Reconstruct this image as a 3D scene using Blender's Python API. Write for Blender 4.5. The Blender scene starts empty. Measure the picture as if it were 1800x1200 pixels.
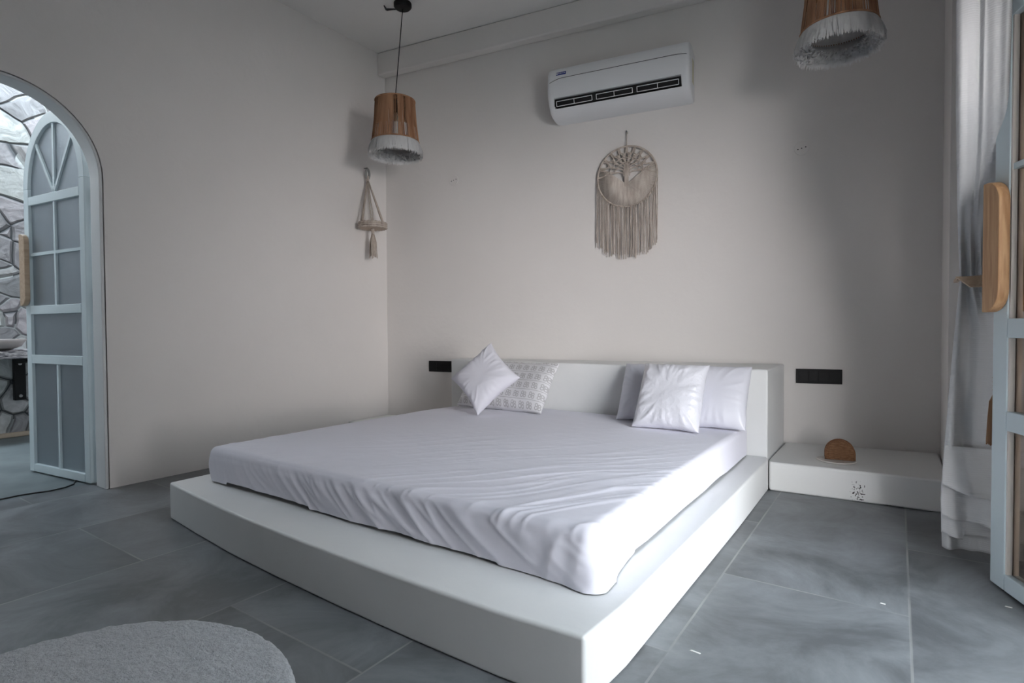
import bpy, bmesh, math, random
from mathutils import Vector, Matrix, noise
random.seed(4)
R = math.radians
SC = bpy.context.scene
COL = SC.collection

# ------------------------------------------------------------------ camera
YAW, PITCH, ROLL = .6032, -.0226, -.0057
cy_, sy_ = math.cos(YAW), math.sin(YAW)
r0 = Vector((cy_, sy_, 0)); f0 = Vector((-sy_, cy_, 0)); u0 = Vector((0, 0, 1))
F2 = f0*math.cos(PITCH) + u0*math.sin(PITCH); U2 = u0*math.cos(PITCH) - f0*math.sin(PITCH)
R3 = r0*math.cos(ROLL) + U2*math.sin(ROLL); U3 = U2*math.cos(ROLL) - r0*math.sin(ROLL)
cd = bpy.data.cameras.new('camera'); cam = bpy.data.objects.new('camera', cd); COL.objects.link(cam)
cd.sensor_width = 36; cd.lens = 984.44/1800*36; cd.clip_start = .02
M = Matrix.Identity(4)
for i in range(3):
    M[i][0] = R3[i]; M[i][1] = U3[i]; M[i][2] = -F2[i]
M.translation = Vector((3.558456, -3.308688, .864))
cam.matrix_world = M
SC.camera = cam

# ------------------------------------------------------------------ world, daylight, exposure
SC.view_settings.view_transform = 'Standard'; SC.view_settings.look = 'None'
SC.view_settings.gamma = 1; SC.view_settings.use_curve_mapping = False
SC.view_settings.exposure = 0.0
wd = bpy.data.worlds.new('overcast_sky'); SC.world = wd; wd.use_nodes = True
nt = wd.node_tree; nt.nodes.clear()
out = nt.nodes.new('ShaderNodeOutputWorld'); bg = nt.nodes.new('ShaderNodeBackground')
tc = nt.nodes.new('ShaderNodeTexCoord'); sep = nt.nodes.new('ShaderNodeSeparateXYZ')
rp = nt.nodes.new('ShaderNodeValToRGB')
nt.links.new(tc.outputs['Generated'], sep.inputs[0]); nt.links.new(sep.outputs['Z'], rp.inputs[0])
rp.color_ramp.elements[0].position = .04; rp.color_ramp.elements[0].color = (2.05, 1.95, 1.92, 1)
e_ = rp.color_ramp.elements.new(.28); e_.color = (.90, .96, 1, 1)
rp.color_ramp.elements[2].position = .7; rp.color_ramp.elements[2].color = (.78, .90, 1, 1)
bg.inputs['Strength'].default_value = 13.3
nt.links.new(rp.outputs[0], bg.inputs[0]); nt.links.new(bg.outputs[0], out.inputs[0])

def area(name, loc, rot, sx, sy, power=0, color=(1, 1, 1), portal=False):
    l = bpy.data.lights.new(name, 'AREA'); l.shape = 'RECTANGLE'; l.size = sx; l.size_y = sy
    l.energy = power; l.color = color
    if portal: l.cycles.is_portal = True
    o = bpy.data.objects.new(name, l); COL.objects.link(o); o.location = loc; o.rotation_euler = rot
    return o
area('doorway_daylight', (4.38, -1.94, 1.08), (0, R(90), 0), 2.18, 1.28, portal=True)
area('courtyard_daylight', (-2.13, -2.4, 3.36), (0, 0, 0), .66, 3.0, portal=True)

# ------------------------------------------------------------------ materials
def mat(name, col, rough=.6, **k):
    m = bpy.data.materials.new(name); m.use_nodes = True
    b = m.node_tree.nodes['Principled BSDF']
    b.inputs['Base Color'].default_value = (*col, 1); b.inputs['Roughness'].default_value = rough
    for a, v in k.items():
        b.inputs[a.replace('_', ' ')].default_value = v
    return m
def N(m, t, **k):
    n = m.node_tree.nodes.new(t)
    for a, v in k.items(): setattr(n, a, v)
    return n
def L(m, a, b): m.node_tree.links.new(a, b)
def B(m): return m.node_tree.nodes['Principled BSDF']
def objco(m, scale=(1, 1, 1)):
    t = N(m, 'ShaderNodeTexCoord'); mp = N(m, 'ShaderNodeMapping'); mp.inputs['Scale'].default_value = scale
    L(m, t.outputs['Object'], mp.inputs[0]); return mp.outputs[0]
def noisy(m, scale, c1, c2, detail=6, sc=(1, 1, 1), lo=.35, hi=.65, dist=0):
    n = N(m, 'ShaderNodeTexNoise'); n.inputs['Scale'].default_value = scale; n.inputs['Detail'].default_value = detail
    n.inputs['Distortion'].default_value = dist
    L(m, objco(m, sc), n.inputs['Vector'])
    r = N(m, 'ShaderNodeValToRGB'); r.color_ramp.elements[0].position = lo; r.color_ramp.elements[1].position = hi
    r.color_ramp.elements[0].color = (*c1, 1); r.color_ramp.elements[1].color = (*c2, 1)
    L(m, n.outputs[0], r.inputs[0]); L(m, r.outputs[0], B(m).inputs['Base Color'])
    return n, r
def bump(m, scale, strength, dist=.01, sc=(1, 1, 1), detail=5, tex='noise'):
    if tex == 'noise':
        n = N(m, 'ShaderNodeTexNoise'); n.inputs['Detail'].default_value = detail
    elif tex == 'voronoi': n = N(m, 'ShaderNodeTexVoronoi')
    n.inputs['Scale'].default_value = scale
    L(m, objco(m, sc), n.inputs['Vector'])
    b = N(m, 'ShaderNodeBump'); b.inputs['Strength'].default_value = strength; b.inputs['Distance'].default_value = dist
    L(m, n.outputs[0], b.inputs['Height'])
    nn = B(m).inputs['Normal']
    if nn.is_linked: L(m, nn.links[0].from_socket, b.inputs['Normal'])
    L(m, b.outputs[0], nn)
    return n
def wave_bump(m, scale, strength, dist, direction='X', sc=(1, 1, 1)):
    n = N(m, 'ShaderNodeTexWave'); n.bands_direction = direction; n.inputs['Scale'].default_value = scale
    L(m, objco(m, sc), n.inputs['Vector'])
    b = N(m, 'ShaderNodeBump'); b.inputs['Strength'].default_value = strength; b.inputs['Distance'].default_value = dist
    L(m, n.outputs[0], b.inputs['Height'])
    nn = B(m).inputs['Normal']
    if nn.is_linked: L(m, nn.links[0].from_socket, b.inputs['Normal'])
    L(m, b.outputs[0], nn)

plaster = mat('white_plaster', (.78, .755, .735), .7)
noisy(plaster, 1.3, (.765, .735, .715), (.795, .765, .745), 5)
bump(plaster, 3, .35, .02, detail=4); bump(plaster, 26, .25, .006)
ceilm = mat('ceiling_plaster', (.80, .785, .77), .8); bump(ceilm, 5, .3, .02)
masonry = mat('painted_masonry', (.88, .88, .87), .45)
noisy(masonry, 2.2, (.79, .80, .80), (.84, .845, .84), 6)
bump(masonry, 4, .3, .02, detail=3); bump(masonry, 30, .2, .004)

# bench paint with the patch of black mould specks on the front
moulded = mat('painted_masonry_specked', (.8, .8, .79), .45)
bump(moulded, 4, .3, .02, detail=3); bump(moulded, 30, .2, .004)
def mth(m, op, a, b=None, c=None):
    n = N(m, 'ShaderNodeMath', operation=op)
    for i, v in enumerate((a, b, c)):
        if v is None: continue
        if isinstance(v, (int, float)): n.inputs[i].default_value = v
        else: L(m, v, n.inputs[i])
    return n.outputs[0]
def mixc(m, fac, a, b, dst):
    x = N(m, 'ShaderNodeMix', data_type='RGBA')
    for s, v in ((x.inputs[0], fac), (x.inputs[6], a), (x.inputs[7], b)):
        if isinstance(v, tuple): s.default_value = (*v, 1)
        elif isinstance(v, (int, float)): s.default_value = v
        else: L(m, v, s)
    if dst is not None: L(m, x.outputs[2], dst)
    return x.outputs[2]
t = N(moulded, 'ShaderNodeTexCoord'); s = N(moulded, 'ShaderNodeSeparateXYZ'); L(moulded, t.outputs['Object'], s.inputs[0])
dx = mth(moulded, 'MULTIPLY', mth(moulded, 'SUBTRACT', s.outputs[0], 3.405), 26)
dz = mth(moulded, 'MULTIPLY', mth(moulded, 'SUBTRACT', s.outputs[2], .04), 13)
rr = mth(moulded, 'ADD', mth(moulded, 'MULTIPLY', dx, dx), mth(moulded, 'MULTIPLY', dz, dz))
n = N(moulded, 'ShaderNodeTexNoise'); n.inputs['Scale'].default_value = 110; n.inputs['Detail'].default_value = 3
L(moulded, t.outputs['Object'], n.inputs['Vector'])
v = mth(moulded, 'SUBTRACT', n.outputs[0], mth(moulded, 'MULTIPLY', rr, .14))
mixc(moulded, mth(moulded, 'GREATER_THAN', v, .535), (.79, .79, .78), (.05, .04, .04), B(moulded).inputs['Base Color'])

# floor: large cement tiles laid in running bond with pale thin joints
floorm = mat('cement_tile', (.2, .2, .2), .36)
t = N(floorm, 'ShaderNodeTexCoord'); s = N(floorm, 'ShaderNodeSeparateXYZ'); L(floorm, t.outputs['Object'], s.inputs[0])
XS = [-.6, 0.0, .605, 1.225, 1.84, 2.455, 3.06, 3.595, 4.15]
X, Y = s.outputs[0], s.outputs[1]
acc = None; tid = None
for x in XS:
    e = mth(floorm, 'LESS_THAN', mth(floorm, 'ABSOLUTE', mth(floorm, 'SUBTRACT', X, x)), .0032)
    acc = e if acc is None else mth(floorm, 'MAXIMUM', acc, e)
    g = mth(floorm, 'GREATER_THAN', X, x); tid = g if tid is None else mth(floorm, 'ADD', tid, g)
YA = [-4.78, -3.58, -2.38, -1.28, -.1]; YB = [-5.3, -4.2, -2.98, -1.86, -.665]
par = mth(floorm, 'MODULO', tid, 2)   # columns alternate
ja = jb = None; ta = tb = None
for ya, yb in zip(YA, YB):
    e1 = mth(floorm, 'LESS_THAN', mth(floorm, 'ABSOLUTE', mth(floorm, 'SUBTRACT', Y, ya)), .0032)
    e2 = mth(floorm, 'LESS_THAN', mth(floorm, 'ABSOLUTE', mth(floorm, 'SUBTRACT', Y, yb)), .0032)
    g1 = mth(floorm, 'GREATER_THAN', Y, ya); g2 = mth(floorm, 'GREATER_THAN', Y, yb)
    ja = e1 if ja is None else mth(floorm, 'MAXIMUM', ja, e1); jb = e2 if jb is None else mth(floorm, 'MAXIMUM', jb, e2)
    ta = g1 if ta is None else mth(floorm, 'ADD', ta, g1); tb = g2 if tb is None else mth(floorm, 'ADD', tb, g2)
inv = mth(floorm, 'SUBTRACT', 1, par)
# column between .605 and 1.225 has tid 3 -> odd columns carry the YA joints
jy = mth(floorm, 'ADD', mth(floorm, 'MULTIPLY', ja, par), mth(floorm, 'MULTIPLY', jb, inv))
ty = mth(floorm, 'ADD', mth(floorm, 'MULTIPLY', ta, par), mth(floorm, 'MULTIPLY', tb, inv))
joint = mth(floorm, 'MAXIMUM', acc, jy)
cmb = N(floorm, 'ShaderNodeCombineXYZ'); L(floorm, tid, cmb.inputs[0]); L(floorm, ty, cmb.inputs[1])
wn = N(floorm, 'ShaderNodeTexWhiteNoise', noise_dimensions='3D'); L(floorm, cmb.outputs[0], wn.inputs['Vector'])
va = N(floorm, 'ShaderNodeVectorMath', operation='MULTIPLY_ADD'); L(floorm, wn.outputs['Color'], va.inputs[0])
va.inputs[1].default_value = (7, 7, 7); L(floorm, t.outputs['Object'], va.inputs[2])
ns = N(floorm, 'ShaderNodeTexNoise'); ns.inputs['Scale'].default_value = 2.3; ns.inputs['Detail'].default_value = 8
ns.inputs['Roughness'].default_value = .68; ns.inputs['Distortion'].default_value = .7
L(floorm, va.outputs[0], ns.inputs['Vector'])
cr = N(floorm, 'ShaderNodeValToRGB'); cr.color_ramp.elements[0].position = .36; cr.color_ramp.elements[1].position = .66
cr.color_ramp.elements[0].color = (.105, .113, .12, 1); cr.color_ramp.elements[1].color = (.24, .256, .272, 1)
L(floorm, ns.outputs[0], cr.inputs[0])
ptint = N(floorm, 'ShaderNodeMixRGB', blend_type='MULTIPLY'); ptint.inputs[0].default_value = 1
gv = N(floorm, 'ShaderNodeMapRange'); gv.inputs['To Min'].default_value = .86; gv.inputs['To Max'].default_value = 1.1
L(floorm, wn.outputs['Value'], gv.inputs[0]); L(floorm, cr.outputs[0], ptint.inputs[1]); L(floorm, gv.outputs[0], ptint.inputs[2])
nj = N(floorm, 'ShaderNodeTexNoise'); nj.inputs['Scale'].default_value = 3; L(floorm, t.outputs['Object'], nj.inputs['Vector'])
jf = mth(floorm, 'MULTIPLY', joint, mth(floorm, 'MULTIPLY', mth(floorm, 'SUBTRACT', nj.outputs[0], .25), 1.7))
jf = mth(floorm, 'MINIMUM', jf, .85)
mixc(floorm, jf, ptint.outputs[0], (.36, .36, .345), B(floorm).inputs['Base Color'])
rg = N(floorm, 'ShaderNodeMapRange'); rg.inputs['To Min'].default_value = .27; rg.inputs['To Max'].default_value = .5
L(floorm, ns.outputs[0], rg.inputs[0]); L(floorm, rg.outputs[0], B(floorm).inputs['Roughness'])
bump(floorm, 40, .05, .003)

stonem = mat('crazy_paved_stone', (.4, .42, .42), .75)
t = N(stonem, 'ShaderNodeTexCoord')
mp = N(stonem, 'ShaderNodeMapping'); mp.inputs['Scale'].default_value = (0, 1, 1.12); L(stonem, t.outputs['Object'], mp.inputs[0])
nz = N(stonem, 'ShaderNodeTexNoise'); nz.inputs['Scale'].default_value = 2.5; L(stonem, mp.outputs[0], nz.inputs['Vector'])
va = N(stonem, 'ShaderNodeVectorMath', operation='MULTIPLY_ADD'); L(stonem, nz.outputs['Color'], va.inputs[0]); va.inputs[1].default_value = (.0, .13, .13); L(stonem, mp.outputs[0], va.inputs[2])
ve = N(stonem, 'ShaderNodeTexVoronoi', feature='DISTANCE_TO_EDGE'); ve.inputs['Scale'].default_value = 4.2; L(stonem, va.outputs[0], ve.inputs['Vector'])
vc = N(stonem, 'ShaderNodeTexVoronoi', feature='F1'); vc.inputs['Scale'].default_value = 4.2; L(stonem, va.outputs[0], vc.inputs['Vector'])
sp = N(stonem, 'ShaderNodeSeparateColor'); L(stonem, vc.outputs['Color'], sp.inputs[0])
cr = N(stonem, 'ShaderNodeValToRGB'); cr.color_ramp.elements[0].color = (.26, .27, .28, 1); cr.color_ramp.elements[1].color = (.5, .53, .52, 1)
e = cr.color_ramp.elements.new(.5); e.color = (.42, .40, .42, 1)
L(stonem, sp.outputs[0], cr.inputs[0])
n2 = N(stonem, 'ShaderNodeTexNoise'); n2.inputs['Scale'].default_value = 9; n2.inputs['Detail'].default_value = 8; n2.inputs['Distortion'].default_value = 1.5
L(stonem, t.outputs['Object'], n2.inputs['Vector'])
r2 = N(stonem, 'ShaderNodeMapRange'); r2.inputs[1].default_value = .3; r2.inputs[2].default_value = .7; r2.inputs[3].default_value = .72; r2.inputs[4].default_value = 1.25; L(stonem, n2.outputs[0], r2.inputs[0])
mm = N(stonem, 'ShaderNodeMixRGB', blend_type='MULTIPLY'); mm.inputs[0].default_value = 1; L(stonem, cr.outputs[0], mm.inputs[1]); L(stonem, r2.outputs[0], mm.inputs[2])
gr = N(stonem, 'ShaderNodeMapRange'); gr.inputs[1].default_value = .012; gr.inputs[2].default_value = .03; L(stonem, ve.outputs[0], gr.inputs[0])
ng = N(stonem, 'ShaderNodeTexNoise'); ng.inputs['Scale'].default_value = 2.2; L(stonem, t.outputs['Object'], ng.inputs['Vector'])
gc = mixc(stonem, mth(stonem, 'GREATER_THAN', ng.outputs[0], .47), (.10, .11, .12), (.5, .54, .54), None)
mixc(stonem, gr.outputs[0], gc, mm.outputs[0], B(stonem).inputs['Base Color'])
bp = N(stonem, 'ShaderNodeBump'); bp.inputs['Strength'].default_value = .9; bp.inputs['Distance'].default_value = .05
g2 = N(stonem, 'ShaderNodeMapRange'); g2.inputs[2].default_value = .07; L(stonem, ve.outputs[0], g2.inputs[0])
L(stonem, mth(stonem, 'ADD', g2.outputs[0], mth(stonem, 'MULTIPLY', n2.outputs[0], .25)), bp.inputs['Height']); L(stonem, bp.outputs[0], B(stonem).inputs['Normal'])

def cloth(name, col, weave=900, rough=.85, cs=.25):
    m = mat(name, col, rough); bump(m, weave, cs, .0006, detail=2); return m
sheetm = cloth('white_cotton_sheet', (.82, .81, .90)); bump(sheetm, 9, .25, .006, sc=(1, 2.2, 1), detail=3)
sheetm_b = B(sheetm); sheetm_b.inputs['Sheen Weight'].default_value = .15
corem = mat('mattress_ticking', (.5, .5, .52), .9)
cushm = cloth('white_cushion_cotton', (.76, .75, .82)); bump(cushm, 14, .2, .004, detail=3)
wrapm = mat('pillow_in_clear_plastic', (.74, .74, .80), .5, Coat_Weight=1., Coat_Roughness=.16)
bump(wrapm, 26, .8, .008, detail=6)
wrap2 = mat('pillow_in_thin_plastic', (.72, .72, .79), .55, Coat_Weight=.4, Coat_Roughness=.25); bump(wrap2, 14, .3, .005)
# patterned pillow: rows of small grey looped motifs
patm = mat('pillow_printed_plastic', (.7, .7, .72), .42, Coat_Weight=.9, Coat_Roughness=.18)
t = N(patm, 'ShaderNodeTexCoord'); s = N(patm, 'ShaderNodeSeparateXYZ'); L(patm, t.outputs['Object'], s.inputs[0])
fx = mth(patm, 'FRACT', mth(patm, 'MULTIPLY', s.outputs[0], 17)); fz = mth(patm, 'FRACT', mth(patm, 'MULTIPLY', s.outputs[2], 15))
def ring(cx, cz, r, w):
    a = mth(patm, 'SUBTRACT', fx, cx); b = mth(patm, 'SUBTRACT', fz, cz)
    d = mth(patm, 'SQRT', mth(patm, 'ADD', mth(patm, 'MULTIPLY', a, a), mth(patm, 'MULTIPLY', b, b)))
    return mth(patm, 'LESS_THAN', mth(patm, 'ABSOLUTE', mth(patm, 'SUBTRACT', d, r)), w)
k = ring(.34, .66, .13, .05)
for a in ((.34, .38, .15, .05), (.66, .60, .12, .05), (.70, .34, .13, .05)): k = mth(patm, 'MAXIMUM', k, ring(*a))
k = mth(patm, 'MAXIMUM', k, mth(patm, 'LESS_THAN', fz, .06))
mixc(patm, mth(patm, 'MULTIPLY', k, .75), (.72, .715, .74), (.40, .39, .40), B(patm).inputs['Base Color'])
bump(patm, 30, .35, .004)

acw = mat('air_conditioner_white_plastic', (.78, .79, .81), .33)
black = mat('black_plastic', (.008, .008, .009), .5, Specular_IOR_Level=.25)
darkin = mat('dark_interior', (.006, .006, .007), .6)
blackcord = mat('black_cable', (.012, .012, .014), .5)
blue = mat('blue_badge', (.01, .03, .25), .4); whitep = mat('white_print', (.8, .8, .8), .5)
yell = mat('faded_yellow_sticker', (.62, .60, .42), .6)
steel = mat('steel', (.35, .35, .35), .35, Metallic=1.)
doorw = mat('pale_blue_grey_paint', (.60, .70, .74), .42); bump(doorw, 60, .08, .002, sc=(1, 1, .1))
bead = mat('cream_bead_paint', (.74, .69, .64), .5)
frost = mat('frosted_glass', (.40, .45, .49), .42, Transmission_Weight=.8, IOR=1.3, Specular_IOR_Level=.6)
glassr = mat('tinted_glass', (.72, .60, .50), .03, Transmission_Weight=1., IOR=1.45)
def wood(name, c1, c2, sc=(3, 30, 1.2)):
    m = mat(name, c1, .5); noisy(m, 4, c1, c2, 6, sc, .3, .7, .8); return m
pine = wood('pine_wood', (.42, .22, .10), (.62, .38, .20), (18, 18, 1.6))
for_k = N(pine, 'ShaderNodeTexVoronoi'); for_k.inputs['Scale'].default_value = 9; L(pine, objco(pine, (1, 1, .8)), for_k.inputs['Vector'])
kn = mth(pine, 'LESS_THAN', for_k.outputs['Distance'], .075)
mixc(pine, kn, B(pine).inputs['Base Color'].links[0].from_socket, (.10, .04, .02), B(pine).inputs['Base Color'])
palewood = wood('pale_pine_wood', (.40, .29, .20), (.52, .40, .29), (14, 2, 14))
jute = mat('jute_string', (.34, .17, .095), .85); noisy(jute, 30, (.24, .115, .06), (.42, .23, .13), 3, (1, 1, .1))
tasselm = mat('jute_tassel', (.42, .25, .15), .9); noisy(tasselm, 60, (.30, .17, .10), (.50, .32, .20), 3, (1, 1, .05))
fluff = mat('white_cotton_fringe', (.84, .84, .85), .95); noisy(fluff, 60, (.76, .76, .77), (.90, .90, .90), 4, (1, 1, .15))
macr = mat('undyed_cotton_cord', (.52, .45, .39), .9); noisy(macr, 50, (.44, .37, .32), (.60, .53, .47), 4, (1, 1, .4)); bump(macr, 160, .5, .002)
macr2 = mat('undyed_cotton_thread', (.64, .58, .53), .9); noisy(macr2, 50, (.52, .45, .40), (.70, .64, .58), 3, (1, 1, .2))
wicker = mat('brown_wicker', (.30, .15, .07), .6)
noisy(wicker, 40, (.22, .10, .045), (.42, .22, .11), 4, (1, 1, 4)); wave_bump(wicker, 80, .8, .004, 'Z'); wave_bump(wicker, 40, .6, .004, 'X')
wrim = mat('brown_wicker_rim', (.26, .12, .055), .55); wave_bump(wrim, 60, .8, .003, 'DIAGONAL')
plate = mat('cream_glazed_dish', (.66, .62, .58), .3)
rugm = mat('pale_grey_shag', (.54, .53, .53), .95)
noisy(rugm, 120, (.49, .51, .54), (.62, .64, .67), 4, (1, 1, 1), .35, .65); bump(rugm, 55, .8, .012, detail=6); bump(rugm, 200, .8, .006)
B(rugm).inputs['Sheen Weight'].default_value = .3
curt = mat('off_white_woven_curtain', (.66, .665, .68), .9); wave_bump(curt, 42, .35, .0015, 'Z'); bump(curt, 220, .25, .001)
B(curt).inputs['Transmission Weight'].default_value = 0
yardm = mat('courtyard_cement', (.14, .17, .18), .5); noisy(yardm, 3, (.11, .135, .145), (.18, .215, .225), 6)
patiom = mat('dark_patio_paving', (.20, .21, .20), .8)
blockerm = mat('light_blocker_grey', (.36, .37, .37), .85)  # plain grey for the added wall that blocks daylight
basinm = mat('stoneware_basin', (.42, .38, .37), .5)
slabm = mat('rough_cut_stone_slab', (.55, .52, .54), .7); noisy(slabm, 14, (.12, .11, .13), (.72, .70, .72), 6, (1, 1, 6), .42, .6, 1.5); bump(slabm, 20, .8, .01)
def translucent(m, fac, col):
    o = m.node_tree.nodes['Material Output']; t = N(m, 'ShaderNodeBsdfTranslucent'); t.inputs[0].default_value = (*col, 1)
    x = N(m, 'ShaderNodeMixShader'); x.inputs[0].default_value = fac
    L(m, B(m).outputs[0], x.inputs[1]); L(m, t.outputs[0], x.inputs[2]); L(m, x.outputs[0], o.inputs[0])
translucent(fluff, .4, (.9, .9, .9)); translucent(curt, .15, (.7, .7, .7))
cream = mat('cream_stone_kerb', (.50, .42, .33), .7)
chipm = mat('white_paint_fleck', (.7, .7, .68), .7)

# ------------------------------------------------------------------ mesh helpers
class MB:
    def __init__(s): s.v = []; s.f = []; s.mi = []
    def add(s, vs, fs, mi=0):
        o = len(s.v); s.v += [tuple(p) for p in vs]; s.f += [tuple(i+o for i in f) for f in fs]; s.mi += [mi]*len(fs)
    def box(s, a, b, mi=0):
        (x0, y0, z0), (x1, y1, z1) = a, b
        s.add([(x0,y0,z0),(x1,y0,z0),(x1,y1,z0),(x0,y1,z0),(x0,y0,z1),(x1,y0,z1),(x1,y1,z1),(x0,y1,z1)],
              [(0,3,2,1),(4,5,6,7),(0,1,5,4),(1,2,6,5),(2,3,7,6),(3,0,4,7)], mi)
    def bar(s, p, q, w, d, up=(0, 1, 0), mi=0):      # rectangular bar from p to q; d is its size along up
        p, q, up = Vector(p), Vector(q), Vector(up); t = (q-p).normalized(); a = t.cross(up).normalized()*w/2; b = up.normalized()*d/2
        vs = [p-a-b, p+a-b, p+a+b, p-a+b, q-a-b, q+a-b, q+a+b, q-a+b]
        s.add(vs, [(0,3,2,1),(4,5,6,7),(0,1,5,4),(1,2,6,5),(2,3,7,6),(3,0,4,7)], mi)
    def prism(s, poly, z0, z1, mi=0):
        n = len(poly)
        s.add([(x, y, z0) for x, y in poly]+[(x, y, z1) for x, y in poly],
              [tuple(range(n))[::-1], tuple(range(n, 2*n))]+[(i, (i+1) % n, n+(i+1) % n, n+i) for i in range(n)], mi)
    def prism_y(s, poly, y0, y1, mi=0):              # polygon in x,z swept along y
        n = len(poly)
        s.add([(x, y0, z) for x, z in poly]+[(x, y1, z) for x, z in poly],
              [tuple(range(n)), tuple(range(n, 2*n))[::-1]]+[(i, n+i, n+(i+1) % n, (i+1) % n) for i in range(n)], mi)
    def tube(s, pts, r, n=8, closed=False, mi=0):
        pts = [Vector(p) for p in pts]; m = len(pts); vs = []
        up = Vector((0, 0, 1)); prev = None
        for i, p in enumerate(pts):
            if closed: t = pts[(i+1) % m]-pts[i-1]
            else: t = pts[min(i+1, m-1)]-pts[max(i-1, 0)]
            t.normalize()
            if prev is None:
                a = t.cross(up if abs(t.z) < .9 else Vector((1, 0, 0))).normalized()
            else: a = (prev - t*prev.dot(t)).normalized()
            prev = a; b = t.cross(a); rr = r[i] if isinstance(r, (list, tuple)) else r
            vs += [p+(a*math.cos(2*math.pi*k/n)+b*math.sin(2*math.pi*k/n))*rr for k in range(n)]
        fs = []
        for i in range(m if closed else m-1):
            j = (i+1) % m
            for k in range(n): fs.append((i*n+k, i*n+(k+1) % n, j*n+(k+1) % n, j*n+k))
        if not closed: fs += [tuple(range(n))[::-1], tuple(range((m-1)*n, m*n))]
        s.add(vs, fs, mi)
    def lathe(s, prof, c=(0, 0), n=32, mi=0, closed=False):
        vs = []
        for r, z in prof: vs += [(c[0]+r*math.cos(2*math.pi*k/n), c[1]+r*math.sin(2*math.pi*k/n), z) for k in range(n)]
        fs = []
        m = len(prof)
        for i in range(m if closed else m-1):
            j = (i+1) % m
            for k in range(n): fs.append((i*n+k, i*n+(k+1) % n, j*n+(k+1) % n, j*n+k))
        if not closed:
            if prof[0][0] > 1e-4: fs.append(tuple(range(n))[::-1])
            if prof[-1][0] > 1e-4: fs.append(tuple(range((m-1)*n, m*n)))
        s.add(vs, fs, mi)
    def build(s, name, m, parent=None, smooth=False, bevel=0, kind=None, label=None, cat=None, group=None, seg=2):
        me = bpy.data.meshes.new(name); me.from_pydata(s.v, [], s.f); me.update()
        ms = m if isinstance(m, (list, tuple)) else [m]
        for x in ms: me.materials.append(x)
        for p, i in zip(me.polygons, s.mi): p.material_index = i; p.use_smooth = smooth
        bm = bmesh.new(); bm.from_mesh(me); bmesh.ops.recalc_face_normals(bm, faces=bm.faces); bm.to_mesh(me); bm.free()
        o = bpy.data.objects.new(name, me); COL.objects.link(o)
        if parent: o.parent = parent
        if bevel:
            b = o.modifiers.new('bevel', 'BEVEL'); b.width = bevel; b.segments = seg; b.limit_method = 'ANGLE'; b.angle_limit = R(40)
            for p in me.polygons: p.use_smooth = True
            w = o.modifiers.new('wn', 'WEIGHTED_NORMAL'); w.keep_sharp = True
        tag(o, label, cat, group, kind)
        return o
def tag(o, label=None, cat=None, group=None, kind=None):
    if label: o['label'] = label
    if cat: o['category'] = cat
    if group: o['group'] = group
    if kind: o['kind'] = kind
def empty(name, loc, label, cat, rz=0, group=None, mtx=None):
    o = bpy.data.objects.new(name, None); COL.objects.link(o); o.empty_display_size = .1
    if mtx is not None: o.matrix_world = mtx
    else: o.location = loc; o.rotation_euler = (0, 0, rz)
    tag(o, label, cat, group); return o
def copy_tree(o, parent=None):
    c = o.copy(); COL.objects.link(c)
    if parent: c.parent = parent
    for ch in [x for x in bpy.data.objects if x.parent == o]: copy_tree(ch, c)
    return c
def nz3(x, y, z): return noise.noise(Vector((x, y, z)))

H = 3.144; K = .169; XR = 4.07

# ------------------------------------------------------------------ room shell
b = MB(); b.box((-.2, -6.4, -.12), (4.32, .95, 0)); b.build('floor', floorm, kind='structure')
b = MB(); b.box((-.2, -6.4, H), (4.32, .95, H+.15)); b.build('ceiling', ceilm, kind='structure')
b = MB(); b.prism([(-.2, -.034), (4.32, 4.32*K), (4.32, 4.32*K+.25), (-.2, .22)], 0, H); b.build('wall_back', plaster, kind='structure')
b = MB(); b.box((-.2, -6.4, 0), (4.32, -6.2, H)); b.build('wall_front', plaster, kind='structure')
b = MB(); b.prism([(0, -.085), (XR, XR*K-.085), (XR, XR*K-.001), (0, -.001)], 2.962, H); b.build('trim_1', plaster, kind='structure', bevel=.012)

def wall_arch(x0, x1, ya, yb, c, hw, spring, n=28):
    """wall slab between x0 and x1 with an arched opening centred at y=c"""
    b = MB()
    for x in (x0, x1):
        arch = [(c-hw*math.cos(math.pi*i/n), spring+hw*math.sin(math.pi*i/n)) for i in range(n+1)]
        P = lambda y, z: (x, y, z)
        b.add([P(ya, 0), P(c-hw, 0), P(c-hw, H), P(ya, H)], [(0, 1, 2, 3)])
        b.add([P(c+hw, 0), P(yb, 0), P(yb, H), P(c+hw, H)], [(0, 1, 2, 3)])
        vs = []; fs = []
        for y, z in arch: vs += [P(y, z), P(y, H)]
        for i in range(n): fs.append((2*i, 2*i+2, 2*i+3, 2*i+1))
        b.add(vs, fs)
    prof = [(c-hw, 0)]+[(c-hw*math.cos(math.pi*i/n), spring+hw*math.sin(math.pi*i/n)) for i in range(n+1)]+[(c+hw, 0)]
    vs = []; fs = []
    for y, z in prof: vs += [(x0, y, z), (x1, y, z)]
    for i in range(len(prof)-1): fs.append((2*i, 2*i+1, 2*i+3, 2*i+2))
    b.add(vs, fs)
    b.add([(x0, ya, 0), (x1, ya, 0), (x1, ya, H), (x0, ya, H)], [(0, 1, 2, 3)]); b.add([(x0, yb, 0), (x1, yb, 0), (x1, yb, H), (x0, yb, H)], [(0, 1, 2, 3)])
    b.add([(x0, ya, H), (x1, ya, H), (x1, yb, H), (x0, yb, H)], [(0, 1, 2, 3)])
    # weld
    me = b
    return me
def weld(o):
    bm = bmesh.new(); bm.from_mesh(o.data); bmesh.ops.remove_doubles(bm, verts=bm.verts, dist=1e-4)
    bmesh.ops.recalc_face_normals(bm, faces=bm.faces); bm.to_mesh(o.data); bm.free()
LC, LR, LS = -2.475, .43, 1.69
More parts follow.
